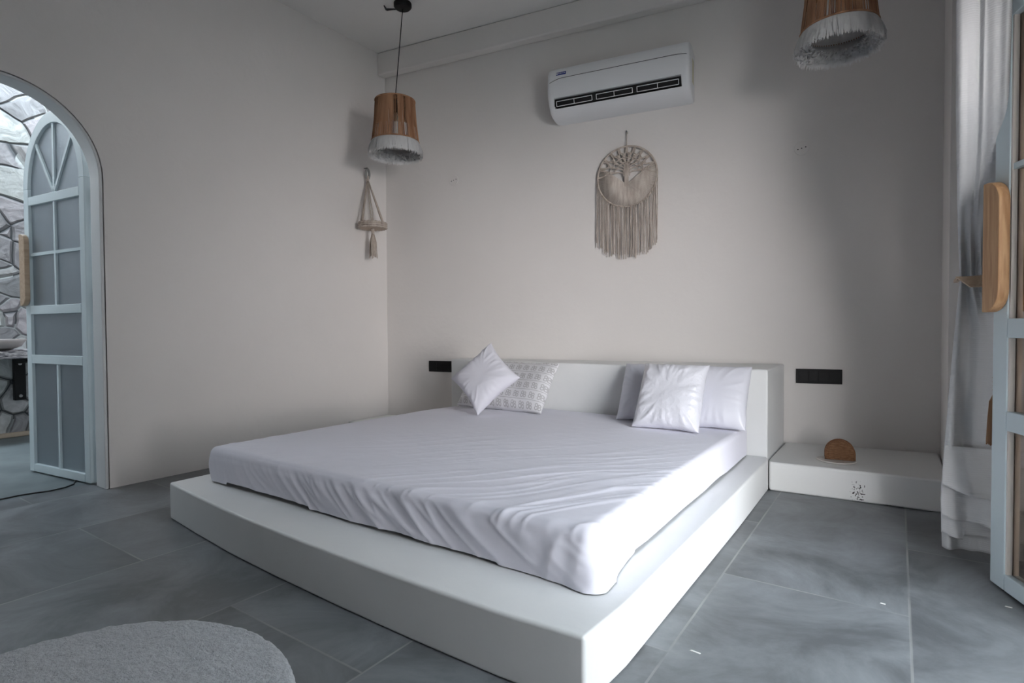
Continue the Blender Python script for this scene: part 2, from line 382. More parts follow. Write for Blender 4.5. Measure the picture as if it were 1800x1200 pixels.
o = wall_arch(-.12, 0, -6.4, 0.0, LC, LR, LS).build('wall_left', plaster, kind='structure'); weld(o)
o = wall_arch(XR, XR+.3, -6.4, .12, -1.94, .63, 1.5).build('wall_right', plaster, kind='structure'); weld(o)
b = MB(); b.box((3.76, .12, 0), (XR+.3, .72, H)); b.build('wall_right_pier', plaster, kind='structure')

# arched frame lining in the left opening (band with a groove towards the wall)
def arch_band(ri, ro, x0, x1, c, spring, n=40):
    b = MB(); ring = []
    pts = [(c-1, 0, 0)]
    def pt(r, i):
        if i == 0: return (c-r, 0)
        if i == n+2: return (c+r, 0)
        a = math.pi*(i-1)/n; return (c-r*math.cos(a), spring+r*math.sin(a))
    vs = []; fs = []
    for i in range(n+3):
        yi, zi = pt(ri, i); yo, zo = pt(ro, i)
        vs += [(x0, yi, zi), (x1, yi, zi), (x1, yo, zo), (x0, yo, zo)]
    for i in range(n+2):
        for k in range(4): fs.append((4*i+k, 4*i+(k+1) % 4, 4*i+4+(k+1) % 4, 4*i+4+k))
    fs += [(0, 1, 2, 3), (4*(n+2)+3, 4*(n+2)+2, 4*(n+2)+1, 4*(n+2))]
    b.add(vs, fs); return b
lining = mat('frame_paint', (.66, .68, .69), .5); bump(lining, 30, .1, .003)
arch_band(.408, .424, -.12, .004, LC, LS).build('trim_2', lining, kind='structure', bevel=.004)

# ------------------------------------------------------------------ outside left: open-air wash court
b = MB(); b.box((-2.9, -4.2, -.13), (-.2, -.6, -.001)); b.build('courtyard_floor', yardm, kind='structure')
nb = 1
b = MB(); b.box((-2.75, -4.2, -.001), (-2.45, -.6, 2.88)); b.build('courtyard_stone_wall', stonem, kind='structure')
b = MB(); b.box((-2.75, -4.2, 2.881), (-2.46, -.6, 3.3)); b.build('courtyard_parapet', plaster, kind='structure')
b = MB(); b.box((-2.45, -.9, -.001), (-.12, -.6, 3.3)); b.build('courtyard_side_wall', plaster, kind='structure')
b = MB(); b.box((-2.45, -4.2, -.001), (-.12, -3.9, 3.3)); b.build('courtyard_side_wall', plaster, kind='structure')
b = MB(); b.box((-1.8, -4.2, 3.3), (-.12, -.6, 3.42)); b.build('courtyard_light_blocker', plaster, kind='structure')  # unseen slab added to cut daylight in the court, slot left open
b = MB(); b.box((-2.45, -3.9, -.001), (-2.40, -.9, .035)); b.build('courtyard_kerb', cream, kind='structure', bevel=.006)
b = MB(); b.box((4.32, -8, -.15), (12, 5, -.03)); b.build('ground', patiom, kind='structure')
b = MB(); b.box((6.6, -2.6, -.03), (6.8, 5, 3.3)); b.build('light_blocker_wall', blockerm, kind='structure')  # unseen wall, added to block daylight coming straight at the doorway
b = MB(); b.box((4.37, -6, 2.7), (5.0, 2.5, 2.85)); b.build('light_blocker_roof', plaster, kind='structure')  # unseen overhang, added to hold back light from the high sky

# stone washstand with basin
ws = empty('washstand_shelf', (-2.45, -2.1, 0), 'rough-edged stone shelf fixed to the stone wall in the wash court', 'shelf')
b = MB(); n = 24; poly = [(0, -.9), ]
poly += [(.42+.012*nz3(i*1.3, 2, 0), -.9+1.45*i/n) for i in range(n+1)]+[(0, .55)]
b.prism(poly, .655, .72); b.build('slab', slabm, ws, bevel=.006)
for yy in (.25, -.6):
    bk = MB(); bk.box((0, yy, .30), (.05, yy+.075, .655)); bk.prism_y([(.04, .655), (.30, .655), (.30, .63), (.04, .60)], yy+.005, yy+.07)
    br = bk.build('bracket', black, ws, bevel=.004, label='black metal bracket')
    for zz in (.335, .6):
        c = MB(); c.tube([(.049, yy+.037, zz), (.062, yy+.037, zz)], .012, 10); c.build('bolt', steel, br)
b = MB(); b.lathe([(.0, .0), (.13, 0), (.2, .03), (.235, .085), (.222, .085), (.185, .04), (.12, .016), (0, .012)], n=48)
o = b.build('wash_basin', basinm, smooth=True, label='shallow grey stoneware basin on the stone washstand shelf', cat='basin'); o.location = (-2.2, -2.055, .7205)

# ------------------------------------------------------------------ built-in masonry
def wob(poly, z0, z1, name, m, label, cat, bev=.010, nz=1):
    b = MB(); b.prism(poly, z0, z1); return b.build(name, m, label=label, cat=cat, bevel=bev, seg=3)
wob([(.775, -.06), (.79, -1.4), (.803, -2.095), (1.1, -2.13), (1.45, -2.165), (1.8, -2.185), (2.15, -2.198), (2.45, -2.205), (2.75, -2.205), (2.982, -2.19),
     (2.998, -1.99), (3.0, -1.5), (3.004, -.8), (2.999, -.115), (2.985, -.06)], 0, .167, 'bed_platform', masonry,
    'low white plastered masonry platform under the mattress', 'platform')
wob([(.755, -.06), (2.985, -.055), (2.982, .497), (.735, .118)], 0, .637, 'headboard', masonry,
    'thick white plastered masonry headboard built against the back wall', 'headboard')
wob([(.003, -.425), (.745, -.40), (.728, .117), (.003, -.004)], 0, .145, 'masonry_bench', masonry,
    'low white masonry ledge in the corner left of the bed', 'bench', .01)
wob([(3.004, -.108), (3.2, -.095), (3.45, -.08), (4.01, -.05), (4.01, .115), (3.755, .115), (3.755, .627), (2.99, .50), (2.99, -.05)], 0, .153, 'masonry_bench', moulded,
    'low white masonry ledge right of the bed with black specks on its front', 'bench', .012)

# ------------------------------------------------------------------ mattress and fitted sheet
mt = empty('mattress', (1.9, -1.0, .167), 'wide low mattress in a creased white fitted sheet on the masonry platform', 'mattress')
MX0, MX1, MY0, MY1, MH = .945, 2.893, -1.985, -.085, .160
b = MB(); ox, oy, oz = 1.9, -1.0, .167
b.box((MX0+.03-ox, MY0+.04-oy, .0005), (MX1-.03-ox, MY1-.03-oy, .12)); b.build('mattress_core', corem, mt, bevel=.02)
def ridge(v): return 1-abs(v)*2
def sheet():
    nx, ny, nh = 300, 300, 20
    cx, cy = (MX0+MX1)/2, (MY0+MY1)/2; hx, hy = (MX1-MX0)/2, (MY1-MY0)/2; rr = .028
    vs = []; fs = []
    def place(x, y, s):       # x,y on top outline box, s metres below the top
        # superellipse plan corners
        z = MH - s
        qx = max(-(hx-rr), min(hx-rr, x)); qy = max(-(hy-rr), min(hy-rr, y)); qz = min(MH-rr, z)
        d = Vector((x-qx, y-qy, z-qz))
        if d.length > 1e-6: p = Vector((qx, qy, qz))+d.normalized()*rr; nn = d.normalized()
        else: p = Vector((x, y, z)); nn = Vector((0, 0, 1))
        X, Y = p.x+cx, p.y+cy
        front = max(0, min(1, (-.75-Y)/1.1)); right = max(0, min(1, (X-1.3)/1.3))
        side = max(0, min(1, s/.05))
        disp = .004*nz3(X*2.1, Y*2.1, .3)
        # long creases running over the top, strongest toward the front right
        u = X*.62+Y*.78; w = -X*.78+Y*.62
        u += .10*nz3(X*1.7, Y*1.7, 5)
        wv = w+.06*nz3(X*2.2, Y*2.2, 9)
        c = max(0, ridge(nz3(u*1.1, wv*8, 2.2)))**4*.6+max(0, ridge(nz3(u*1.8, wv*19, 7.7)))**5*.55
        disp += (1-side)*c*(.0078*front*(.3+.7*right)+.0008)
        # front skirt folds, slanted
        if Y < -1.9:
            q = X*1.0-(s)*1.2*(1 if X > 1.3 else .4)
            amp = .3+.7*max(0, min(1, (X-1.25)/.5)); amp2 = max(0, min(1, (X-2.6)/.25))
            f = max(0, ridge(nz3(q*5.5, s*2, 3.1)))**3*.008+max(0, ridge(nz3(q*15, s*4, 8.1)))**3*.005+nz3(q*3, s*4, 1)*.005
            cd_ = min(1, math.hypot(X-MX1, 0)/.22)
            disp += side*amp*f*(.45+.55*cd_)+.008*math.sin(min(1, s/MH)*math.pi)*side*cd_
            disp += side*(1-cd_)*.014*max(0, ridge(nz3(X*16+s*5, s*2, 4.4)))**3
        elif X > 2.8:
            k = max(0, min(1, (-1.55-Y)/.35))
            f = max(0, ridge(nz3((Y+s*1.5)*8, s*3, 6.1)))**2*.011*k+nz3(Y*2.5, s*4, 4)*.006
            disp += side*f
        # corner flare at front right
        dc = math.hypot(X-MX1, Y-MY0); flare = 0
        if dc < .32:
            k = (1-dc/.32)**1.3; flare = k*side*(s/MH)**2*.045; disp += k*side*.007*nz3((X+Y)*11, (X-Y)*11, s*5)
        p = p+nn*disp+Vector((flare, -flare*.15, 0))
        # uneven hem and sag of far corners
        if s > .001:
            lift = (.006+.012*max(0, nz3(X*3, Y*3, 2)))*(s/MH)
            if 1.1 < X < 1.7 and Y < -1.9: lift += .01*(s/MH)
            if dc < .3: lift *= .1
            p.z += lift
        p.z -= .018*max(0, 1-math.hypot(X-MX0, Y-MY1)/.5)*(1-s/MH)
        return (p.x+cx-ox, p.y+cy-oy, p.z+.001)
    # grid over top
    xs = [-hx+2*hx*i/nx for i in range(nx+1)]; ys = [-hy+2*hy*j/ny for j in range(ny+1)]
    for j in range(ny+1):
        for i in range(nx+1): vs.append(place(xs[i], ys[j], 0))
    for j in range(ny):
        for i in range(nx): a = j*(nx+1)+i; fs.append((a, a+1, a+nx+2, a+nx+1))
    per = [(i, 0) for i in range(nx)]+[(nx, j) for j in range(ny)]+[(i, ny) for i in range(nx, 0, -1)]+[(0, j) for j in range(ny, 0, -1)]
    last = [j*(nx+1)+i for i, j in per]; n = len(per)
    for k in range(1, nh+1):
        s = MH*.985*k/nh; base = len(vs)
        for i, j in per: vs.append(place(xs[i], ys[j], s))
        cur = [base+q for q in range(n)]
        for q in range(n): fs.append((last[q], cur[q], cur[(q+1) % n], last[(q+1) % n]))
        last = cur
    b = MB(); b.add(vs, fs); return b.build('fitted_sheet', sheetm, mt, smooth=True)
sheet()

# ------------------------------------------------------------------ pillows
def pillow(name, w, h, T, m, label, loc, yaw=0, lean=0, roll=0, seed=0, pinch=.07, crease=.006, n=64, up=None):
    """stands on its lower edge: local x width, local z height, thickness along local y"""
    mtx = Matrix.Translation(loc) @ Matrix.Rotation(yaw, 4, 'Z') @ Matrix.Rotation(-lean, 4, 'X') @ Matrix.Rotation(roll, 4, 'Y')
    vs = []; fs = []; idx = {}
    zc = h/2 if not roll else 0
    for side in (-1, 1):
        for j in range(n+1):
            for i in range(n+1):
                s = math.sin((2*i/n-1)*math.pi/2); t = math.sin((2*j/n-1)*math.pi/2)
                edge = i in (0, n) or j in (0, n)
                if side == 1 and edge: idx[(side, i, j)] = idx[(-1, i, j)]; continue
                x = w/2*s*(1-pinch*(1-t*t)); z = h/2*t*(1-pinch*(1-s*s))
                base = max(0, (1-s**4)*(1-t**4)); y = T/2*base**.5*(1-.25*(abs(s*t)))
                ang = math.atan2(z, x); rad = math.hypot(s, t)
                cr = max(0, ridge(nz3(math.cos(ang)*4+seed, math.sin(ang)*4, rad*1.2)))**2
                y += crease*cr*min(1, rad*rad)*base**.4*1.3+.5*crease*nz3(x*9+seed, z*9, side)*base**.3
                if j < n*.5: y += .02*T*(1-j/(n*.5))
                y *= side
                if not edge: y += 0
                x += .004*nz3(x*13+seed, z*13, 3); z2 = z+.004*nz3(x*12, z*12+seed, 7)
                y += .006*nz3(x*5+seed, z*5, 11)
                idx[(side, i, j)] = len(vs); vs.append((x, y, z2+zc))
        for j in range(n):
            for i in range(n):
                q = (idx[(side, i, j)], idx[(side, i+1, j)], idx[(side, i+1, j+1)], idx[(side, i, j+1)])
                fs.append(q if side == -1 else q[::-1])
    b = MB(); b.add(vs, fs); o = b.build(name, m, smooth=True, label=label, cat='pillow'); o.matrix_world = mtx; return o
ZM = .338
pillow('bed_pillow', .70, .37, .13, patm, 'pillow in plastic printed with small grey loops, leaning on the headboard left', (1.385, -.335, ZM-.004), R(-2), R(36), 0, 2, .03)
pillow('bed_pillow', .33, .36, .12, wrap2, 'white pillow partly hidden behind the shiny plastic-wrapped pillow', (2.375, -.27, ZM-.004), R(4), R(29), 0, 5, .03)
pillow('bed_pillow', .37, .365, .12, wrap2, 'plain white pillow at the right end of the bed against the headboard', (2.735, -.28, ZM-.004), R(2), R(30), 0, 8, .03)
pillow('bed_pillow', .355, .38, .15, wrapm, 'shiny white pillow in clear plastic, front of the right-hand pillows', (2.563, -.47, ZM-.002), R(0), R(30), 0, 12, .05, .010)
pillow('cushion', .35, .35, .14, cushm, 'plain white square cushion standing on one corner at the left', (1.40, -.485, ZM+.215), R(8), R(27), R(42), 21, .10, .008)

# ------------------------------------------------------------------ arched door leaves
def leaf(label, loc, rz, W, spring, zr, hm, vm, fan, glass, hz, sw=.055, th=.04, hw_=.09, ht=.04, beadm=None, ev=1., hm_=None):
    root = empty('arched_door', loc, label, 'door', rz)
    y0, y1 = -th/2, th/2; cx = W/2
    for x in (0, W-sw):
        b = MB(); b.box((x, y0, .008), (x+sw, y1, spring)); b.build('stile', doorw, root, bevel=.003)
    n = 32; b = MB(); vs = []; fs = []
    for i in range(n+1):
        a = math.pi*i/n; c, s = math.cos(a), math.sin(a)
        for r in (W/2, W/2-sw):
            for y in (y0, y1): vs.append((cx-r*c, y, spring+ev*r*s))
    for i in range(n):
        o = 4*i; fs += [(o, o+4, o+5, o+1), (o+2, o+3, o+7, o+6), (o, o+2, o+6, o+4), (o+1, o+5, o+7, o+3)]
    fs += [(0, 1, 3, 2), (4*n, 4*n+2, 4*n+3, 4*n+1)]
    b.add(vs, fs); b.build('arched_head_rail', doorw, root, bevel=.003)
    for z0, z1 in zr:
        b = MB(); b.box((sw+.001, y0, z0), (W-sw-.001, y1, z1)); b.build('rail', doorw, root, bevel=.003)
    zs = sorted(zr)
    for k in range(len(zs)-1):
        a, c = zs[k][1], zs[k+1][0]
        b = MB(); b.box((sw-.004, -.003, a-.003), (W-sw+.004, .003, c+.003)); p = b.build('pane', glass, root)
        if k in vm:
            b = MB(); b.box((cx-.009, y0+.006, a), (cx+.009, y1-.006, c)); b.build('muntin', doorw, root)
        if beadm:
            for x in (sw, W-sw-.008):
                b = MB(); b.box((x, y0+.004, a), (x+.008, -.0035, c)); b.build('glazing_bead', beadm, root, label='cream glazing bead')
                b = MB(); b.box((x, .0035, a), (x+.008, y1-.004, c)); b.build('glazing_bead', beadm, root, label='cream glazing bead')
    for z in hm:
        b = MB(); b.box((sw, y0+.007, z-.009), (W-sw, y1-.007, z+.009)); b.build('muntin', doorw, root)
    # arched top pane
    zt = zs[-1][1]; r = W/2-sw+.004; prof = [(cx-r, zt-.003)]+[(cx-r*math.cos(math.pi*i/n), spring+ev*r*math.sin(math.pi*i/n)) for i in range(n+1)]+[(cx+r, zt-.003)]
    b = MB(); b.prism_y(prof, -.003, .003); b.build('pane', glass, root)
    if fan:
        for a in (R(57), R(90), R(123)):
            rr = W/2-sw+.005; d = (math.cos(a), math.sin(a)); oz = spring-zt
            # distance from fan foot to arch
            t = 0
            while (d[0]*t)**2+(max(0, d[1]*t-oz)/ev)**2 < rr*rr: t += .001
            b = MB(); b.bar((cx, 0, zt), (cx+d[0]*t, 0, zt+d[1]*t), .018, th-.014, (0, 1, 0)); b.build('muntin', doorw, root)
    # half-round wooden pull plates, one on each face of the free stile
    for sd in (-1, 1):
        h0, h1 = hz; pw, rr, ht = hw_, hw_*.8, ht; m_ = 8
        out_ = [(W+.002, h0), (W+.002-pw+rr, h0)]
        out_ += [(W+.002-pw+rr-rr*math.sin(math.pi/2*i/m_), h0+rr-rr*math.cos(math.pi/2*i/m_)) for i in range(1, m_+1)]
        out_ += [(W+.002-pw+rr-rr*math.cos(math.pi/2*i/m_), h1-rr+rr*math.sin(math.pi/2*i/m_)) for i in range(m_)]
        out_ += [(W+.002-pw+rr, h1), (W+.002, h1)]
        b = MB(); b.prism_y(out_, sd*(y1+.001) if sd > 0 else -(y1+.001)-ht, (y1+.001)+ht if sd > 0 else -(y1+.001))
        b.build('pull_handle', hm_ or pine, root, bevel=.004, label='pine wood pull handle')
    for z in (.18, 1.05, 1.62):
        b = MB(); b.tube([(-.008, y0-.004, z-.045), (-.008, y0-.004, z+.045)], .007, 10); b.build('hinge', steel, root, smooth=True)
    b = MB(); b.box((W-.003, -.012, hz[0]-.06), (W+.002, .012, hz[0]+.0)); b.build('latch_plate', steel, root)
    return root
leaf('pale blue-grey arched door with frosted panes standing open into the wash court', (-.175, -2.058, 0), R(187.5), .68, 1.725,
     [(.008, .055), (.67, .722), (.968, 1.02), (1.625, 1.677)], [1.33], (0, 2), True, frost, (1.02, 1.455), hw_=.065, ht=.028, ev=1.24, hm_=palewood)  # handle is the same pine; its cool light is put into paler wood
dr = leaf('pale blue-grey door with brownish panes folded open beside the curtain', (4.005, -1.275, 0), math.atan2(.423, -.164), .4537, 1.93,
     [(.008, .062), (.527, .590), (.826, .888), (1.845, 1.90)], [1.37], (0, 1, 2), True, glassr, (.91, 1.335), ht=.032, sw=.075, th=.045, beadm=bead)

# ------------------------------------------------------------------ curtain
def curtain():
    root = empty('curtain', (3.8, -.6, 0), 'off-white woven curtain tied back beside the folded open door', 'curtain')
    nu, nz_ = 150, 170; vs = []; fs = []
    ZT = 2.72
    def lerp(a, b, t): return a+(b-a)*t
    def sm(t): t = max(0, min(1, t)); return t*t*(3-2*t)
    def tab(T, z):
        for (a, x), (c, y) in zip(T, T[1:]):
            if z <= c: return lerp(x, y, (z-a)/(c-a))
        return T[-1][1]
    RA = [(0, .0545), (.2, .052), (.35, .0545), (.6, .0598), (.8, .0645), (1.04, .0705), (1.3, .0668), (1.6, .0640), (2.1, .0625), (2.8, .062)]
    YY = [(0, -.60), (.95, -.60), (1.04, -.60), (1.2, -.67), (1.4, -.80), (1.6, -.91), (1.8, -.94), (2.8, -.95)]
    AX = [(0, .155), (.85, .155), (1.04, .112), (1.2, .111), (1.35, .115), (1.55, .120), (1.8, .1215), (2.1, .1235), (2.8, .1235)]
    for j in range(nz_+1):
        z = .012+(ZT-.012)*(j/nz_)**1.05
        for i in range(nu+1):
            t = i/nu
            yb = tab(YY, z); A = Vector((3.5585+tab(RA, z)*(yb+3.3187), yb+.01)); Bp = Vector((3.5585+tab(AX, z)*(yb+3.3087), yb))
            tie = math.exp(-((z-1.04)/.16)**2); up = sm((z-1.04)/.5); lo = sm((1.04-z)/.25)
            p = A.lerp(Bp, t**lerp(1, .8, up)); dr_ = (Bp-A).normalized(); nn = Vector((dr_.y, -dr_.x))
            d = up*(.022*math.sin(t*math.pi*2.6+.5)+.045*(sm((t-.33)/.13)-.6*sm((t-.45)/.5))+.006*math.sin(t*19+z*1.3))*(1-.35*t)
            d += tie*.016*math.sin(t*24+.6)
            d += lo*(.018*math.sin(t*9+1.0+z*2)*(1-.3*t)+.012*math.sin(t*23)*sm((.45-t)/.2))
            d += .005*nz3(t*6, z*1.1, 3)
            edge = 1-.85*(math.exp(-t/.03)+math.exp(-(1-t)/.03))
            p = p+nn*d*edge
            vs.append((p.x-3.8, p.y+.6, z))
    for j in range(nz_):
        for i in range(nu): q = j*(nu+1)+i; fs.append((q, q+1, q+nu+2, q+nu+1))
    for zt_, bl, br_, off, sd in ((.41, .262, .175, .055, 1.0), (.33, .150, .070, .040, 4.0), (.20, .070, .045, .022, 8.0)):
        vv = []; ff = []; m1, m2 = 90, 26
        for j in range(m2+1):
            for i in range(m1+1):
                t = i/m1; ze = bl+(br_-bl)*t+.016*nz3(t*3.2, sd, 1)+(.02*sm((t-.22)/.03)*(1-sm((t-.5)/.2)) if sd == 8 else 0)
                z = zt_+(ze-zt_)*j/m2; k = (j/m2); x = (tab(RA, z)-.0008*k)*2.72+3.5585+(tab(AX, z)-tab(RA, z))*2.70*t
                y = -.612-off*k**1.2-k*.018*nz3(t*4, sd, 3)+lerp(0, .014*math.sin(t*13+sd), k)
                if j == m2: y += .018; z += .004
                vv.append((x-3.8, y+.6, z))
        for j in range(m2):
            for i in range(m1): q = j*(m1+1)+i; ff.append((q, q+1, q+m1+2, q+m1+1))
        b = MB(); b.add(vv, ff); o = b.build('gathered_hem', curt, root, smooth=True); ss = o.modifiers.new('thick', 'SOLIDIFY'); ss.thickness = .003
    b = MB(); b.add(vs, fs); o = b.build('curtain_panel', curt, root, smooth=True)
    s = o.modifiers.new('thick', 'SOLIDIFY'); s.thickness = .003
    b = MB(); b.tube([(-.10, -.35, 2.735), (.268, -.35, 2.735)], .012, 12); b.build('curtain_rod', black, root, smooth=True)
curtain()
th = MB(); th.prism([(-.065, -.035), (.13, -.035), (.165, -.01), (.205, .005), (.205, .03), (.12, .03), (-.035, .03)], -.03, .0)
tb = empty('curtain_holdback', (3.80, -.715, 1.045), 'pale pine wooden holdback bar across the curtain', 'curtain holdback')
b = MB()
pts = [(-.073, -.002), (-.03, -.042), (.215, -.042), (.215, 0)]
b.add([(x, -.02, z) for x, z in pts]+[(x, .0, z) for x, z in pts], [(0, 1, 2, 3), (7, 6, 5, 4), (0, 4, 5, 1), (1, 5, 6, 2), (2, 6, 7, 3), (3, 7, 4, 0)])
b.build('wooden_bar', palewood, tb, bevel=.003)
b = MB(); b.bar((-.06, -.001, -.008), (-.06, .15, -.008), .012, .012, (0, 0, 1)); b.build('mounting_arm', palewood, tb)

# jute tassel hanging at the door edge
ts = empty('tassel', (3.842, -.80, .70), 'brown jute tassel with wrapped neck hanging in front of the curtain', 'tassel')
b = MB(); b.tube([(0, 0, .08), (0, 0, .005)], .0025, 8); b.build('cord', tasselm, ts)
b = MB(); b.lathe([(0, .01), (.009, .008), (.011, -.01), (.012, -.05), (.013, -.075), (0, -.08)], n=20); hd = b.build('head', tasselm, ts, smooth=True)
for z in (-.012, -.026, -.04, -.054):
    b = MB(); b.tube([(.0135*math.cos(a), .0135*math.sin(a), z) for a in [2*math.pi*k/20 for k in range(20)]], .0028, 6, True); b.build('binding', macr, hd, smooth=True)
b = MB(); n = 70; prof = [(.012, -.07), (.020, -.095), (.023, -.15), (.026, -.24)]
vs = []; fs = []
for r, z in prof:
    for k in range(n):
        a = 2*math.pi*k/n; q = r*(1+.18*(k % 2)); vs.append((q*math.cos(a), q*math.sin(a), z+(random.uniform(-.008, .008) if z < -.2 else 0)))
for i in range(3):
    for k in range(n): fs.append((i*n+k, i*n+(k+1) % n, (i+1)*n+(k+1) % n, (i+1)*n+k))
b.add(vs, fs); b.build('skirt', tasselm, ts)

# ------------------------------------------------------------------ pendant lamps
def pendant(loc, label, shift, zt):
    """origin at the ceiling; shade hangs at local z -.62 .. -.89"""
    root = empty('pendant_lamp', loc, label, 'pendant lamp', group='string pendant lamps over the bed')
    zb = zt-.285; rt, rb = .139, .165
    b = MB(); b.lathe([(0, 0), (.062, 0), (.062, -.022), (.052, -.034), (.012, -.038), (0, -.038)], n=36); b.build('ceiling_canopy', black, root, smooth=False, bevel=.002)
    sx, sy = shift
    b = MB(); b.tube([(sx*i/12, sy*i/12, -.03+(zt+.03)*i/12) for i in range(13)], .0032, 8); b.build('cord', blackcord, root, smooth=True)
    sh = []
    b = MB(); b.lathe([(0, zt+.012), (.018, zt+.01), (.022, zt-.055), (.018, zt-.075), (0, zt-.078)], (sx, sy), 20); b.build('bulb_holder', black, root, smooth=True)
    b = MB(); b.lathe([(0, zt-.07), (.012, zt-.075), (.026, zt-.105), (.03, zt-.13), (.02, zt-.155), (0, zt-.162)], (sx, sy), 20)
    b.build('bulb', mat('milky_bulb', (.55, .5, .42), .2), root, smooth=True)
    f = MB()
    for r, z in ((rt, zt),):
        f.tube([(sx+r*math.cos(2*math.pi*k/48), sy+r*math.sin(2*math.pi*k/48), z) for k in range(48)], .0055, 8, True)
    for a in range(4):
        q = a*math.pi/2+.4; f.tube([(sx, sy, zt+.004), (sx+rt*math.cos(q), sy+rt*math.sin(q), zt)], .003, 6)
    fr = f.build('shade_frame', jute, root, smooth=True)
    f = MB(); f.tube([(sx+rb*math.cos(2*math.pi*k/48), sy+rb*math.sin(2*math.pi*k/48), zb) for k in range(48)], .0055, 8, True); f.build('lower_rim', jute, root, smooth=True)
    s = MB(); rnd = random.Random(7); n = 330
    for k in range(n):
        a = 2*math.pi*k/n; gap = nz3(math.cos(a)*5, math.sin(a)*5, 4)
        if gap > .05 and rnd.random() < .5: continue
        a2 = a+rnd.uniform(-.012, .012); j = .0022
        P = lambda r, a, z: (sx+r*math.cos(a), sy+r*math.sin(a), z)
        am = (a+a2)/2+rnd.uniform(-.01, .01); rm = (rt+rb)/2-.004; zm = (zt+zb)/2
        p0, p1, p2 = P(rt, a, zt), P(rm, am, zm), P(rb, a2, zb)
        s.tube([p0, p1, p2], j, 4)
    s.build('string_shade', jute, root, kind='stuff')
    # inner layer of strings around the top, seen through the weave
    s = MB()
    for k in range(160):
        a = 2*math.pi*k/160
        s.tube([(sx+.035*math.cos(a), sy+.035*math.sin(a), zt+.004), (sx+rt*math.cos(a), sy+rt*math.sin(a), zt+.002)], .0022, 4)
    s.build('string_top', jute, root, kind='stuff')
    # fluffy cotton fringe
    g = MB()
    n = 180; vs = []; fs = []
    for i in range(4):
        for k in range(n):
            a = 2*math.pi*k/n; r = rb-.006-.004*i+.003*(k % 2); vs.append((sx+r*math.cos(a), sy+r*math.sin(a), zb+.035*i-.01+(.012*nz3(k*.7, 1, 1) if i == 3 else 0)))
    for i in range(3):
        for k in range(n): fs.append((i*n+k, i*n+(k+1) % n, (i+1)*n+(k+1) % n, (i+1)*n+k))
    g.add(vs, fs)
    for lay, (r1, drop, ph) in enumerate(((.188, .095, 0), (.180, .090, 2.0), (.170, .085, 4.1), (.156, .08, 1), (.140, .072, 2.5), (.122, .062, 3.3))):
        n = 220; rows = 9; vs = []; fs = []
        for i in range(rows+1):
            t = i/rows
            for k in range(n):
                a = 2*math.pi*k/n
                r = rb-.004+(r1-rb)*math.sin(t*math.pi/2)+t*.012*nz3(math.cos(a)*9+ph, math.sin(a)*9, t*2)+(.2+t)*.007*(1 if k % 2 else -1)*(.6+.8*abs(nz3(k*.37, ph, 0)))
                z = zb-.004-drop*t+t*t*(.018*nz3(math.cos(a)*6+ph, math.sin(a)*6, 8)+rnd.uniform(-.006, .006))+.01*t*t*(1 if t > .8 else 0)
                vs.append((sx+r*math.cos(a), sy+r*math.sin(a), z))
        for i in range(rows):
            for k in range(n): fs.append((i*n+k, i*n+(k+1) % n, (i+1)*n+(k+1) % n, (i+1)*n+k))
        g.add(vs, fs)
    for k in range(1300):   # loose wisps
        a = rnd.uniform(0, 2*math.pi); r1 = rnd.uniform(.176, .196); d = rnd.uniform(.075, .108); w = .003
        c, s_ = math.cos(a), math.sin(a); p = []
        for t in (0, .35, .7, 1):
            r = rb+(r1-rb)*math.sin(t*math.pi/2)+.003; p.append((r, zb-.006-d*t))
        vs = []
        for (r, z), ww in zip(p, (w, w*1.3, w, w*.2)):
            vs += [(sx+r*c-s_*ww, sy+r*s_+c*ww, z), (sx+r*c+s_*ww, sy+r*s_-c*ww, z)]
        g.add(vs, [(0, 1, 3, 2), (2, 3, 5, 4), (4, 5, 7, 6)])
    g.build('fringe', fluff, root, smooth=True, kind='stuff')
    return root
p1 = pendant((.685, -.463, H), 'brown string pendant lamp with white fringe hanging near the corner, canopy in view', (-.085, 0), -.66)
p2 = pendant((3.312, -.156, H), 'brown string pendant lamp with white fringe at the top right, cut by the photo edge', (0, 0), -.56)
b = MB()
for q in ((-.105, .0), ):
    b.tube([(-.055, .02, -.012), (-.10, -.01, -.012), (-.125, -.035, -.018)], [.004, .006, .009], 8)
b.tube([(-.125, -.035, -.018), (-.118, -.065, -.006)], [.008, .004], 8)
b.build('loose_wire', blackcord, p1, label='loose taped wire end')

# ------------------------------------------------------------------ air conditioner
AN = math.atan(K)
def onwall(x, off=0): return Vector((x, K*x, 0))+Vector((math.sin(AN), -math.cos(AN), 0))*off
ac = empty('air_conditioner', (1.985, K*1.985, 2.305), 'white wall-mounted split air conditioner above the hanging', 'air conditioner', AN)
W2 = .474
def prof(rec):
    return [(y, .345-(.345-z)*.93) for y, z in prof_(rec)]
def prof_(rec):
    pts = [(-.002, .335), (-.15, .345), (-.195, .337), (-.215, .305), (-.222, .24), (-.222, .16), (-.215, .120)]
    if rec: pts += [(-.150, .115), (-.120, .062), (-.180, .055)]
    else: pts += [(-.208, .105), (-.195, .075), (-.185, .060)]
    pts += [(-.165, .032), (-.13, .012), (-.07, 0), (-.002, -.002)]
    return pts
b = MB(); stations = [(-W2, .0, 0), (-W2+.004, .55, 0), (-W2+.012, .85, 0), (-W2+.03, 1, 0), (-.425, 1, 0), (-.4249, 1, 1), (.4249-.005, 1, 1), (.425-.005, 1, 0), (W2-.03, 1, 0), (W2-.012, .85, 0), (W2-.004, .55, 0), (W2, 0, 0)]
vs = []; fs = []; m_ = len(prof(0))
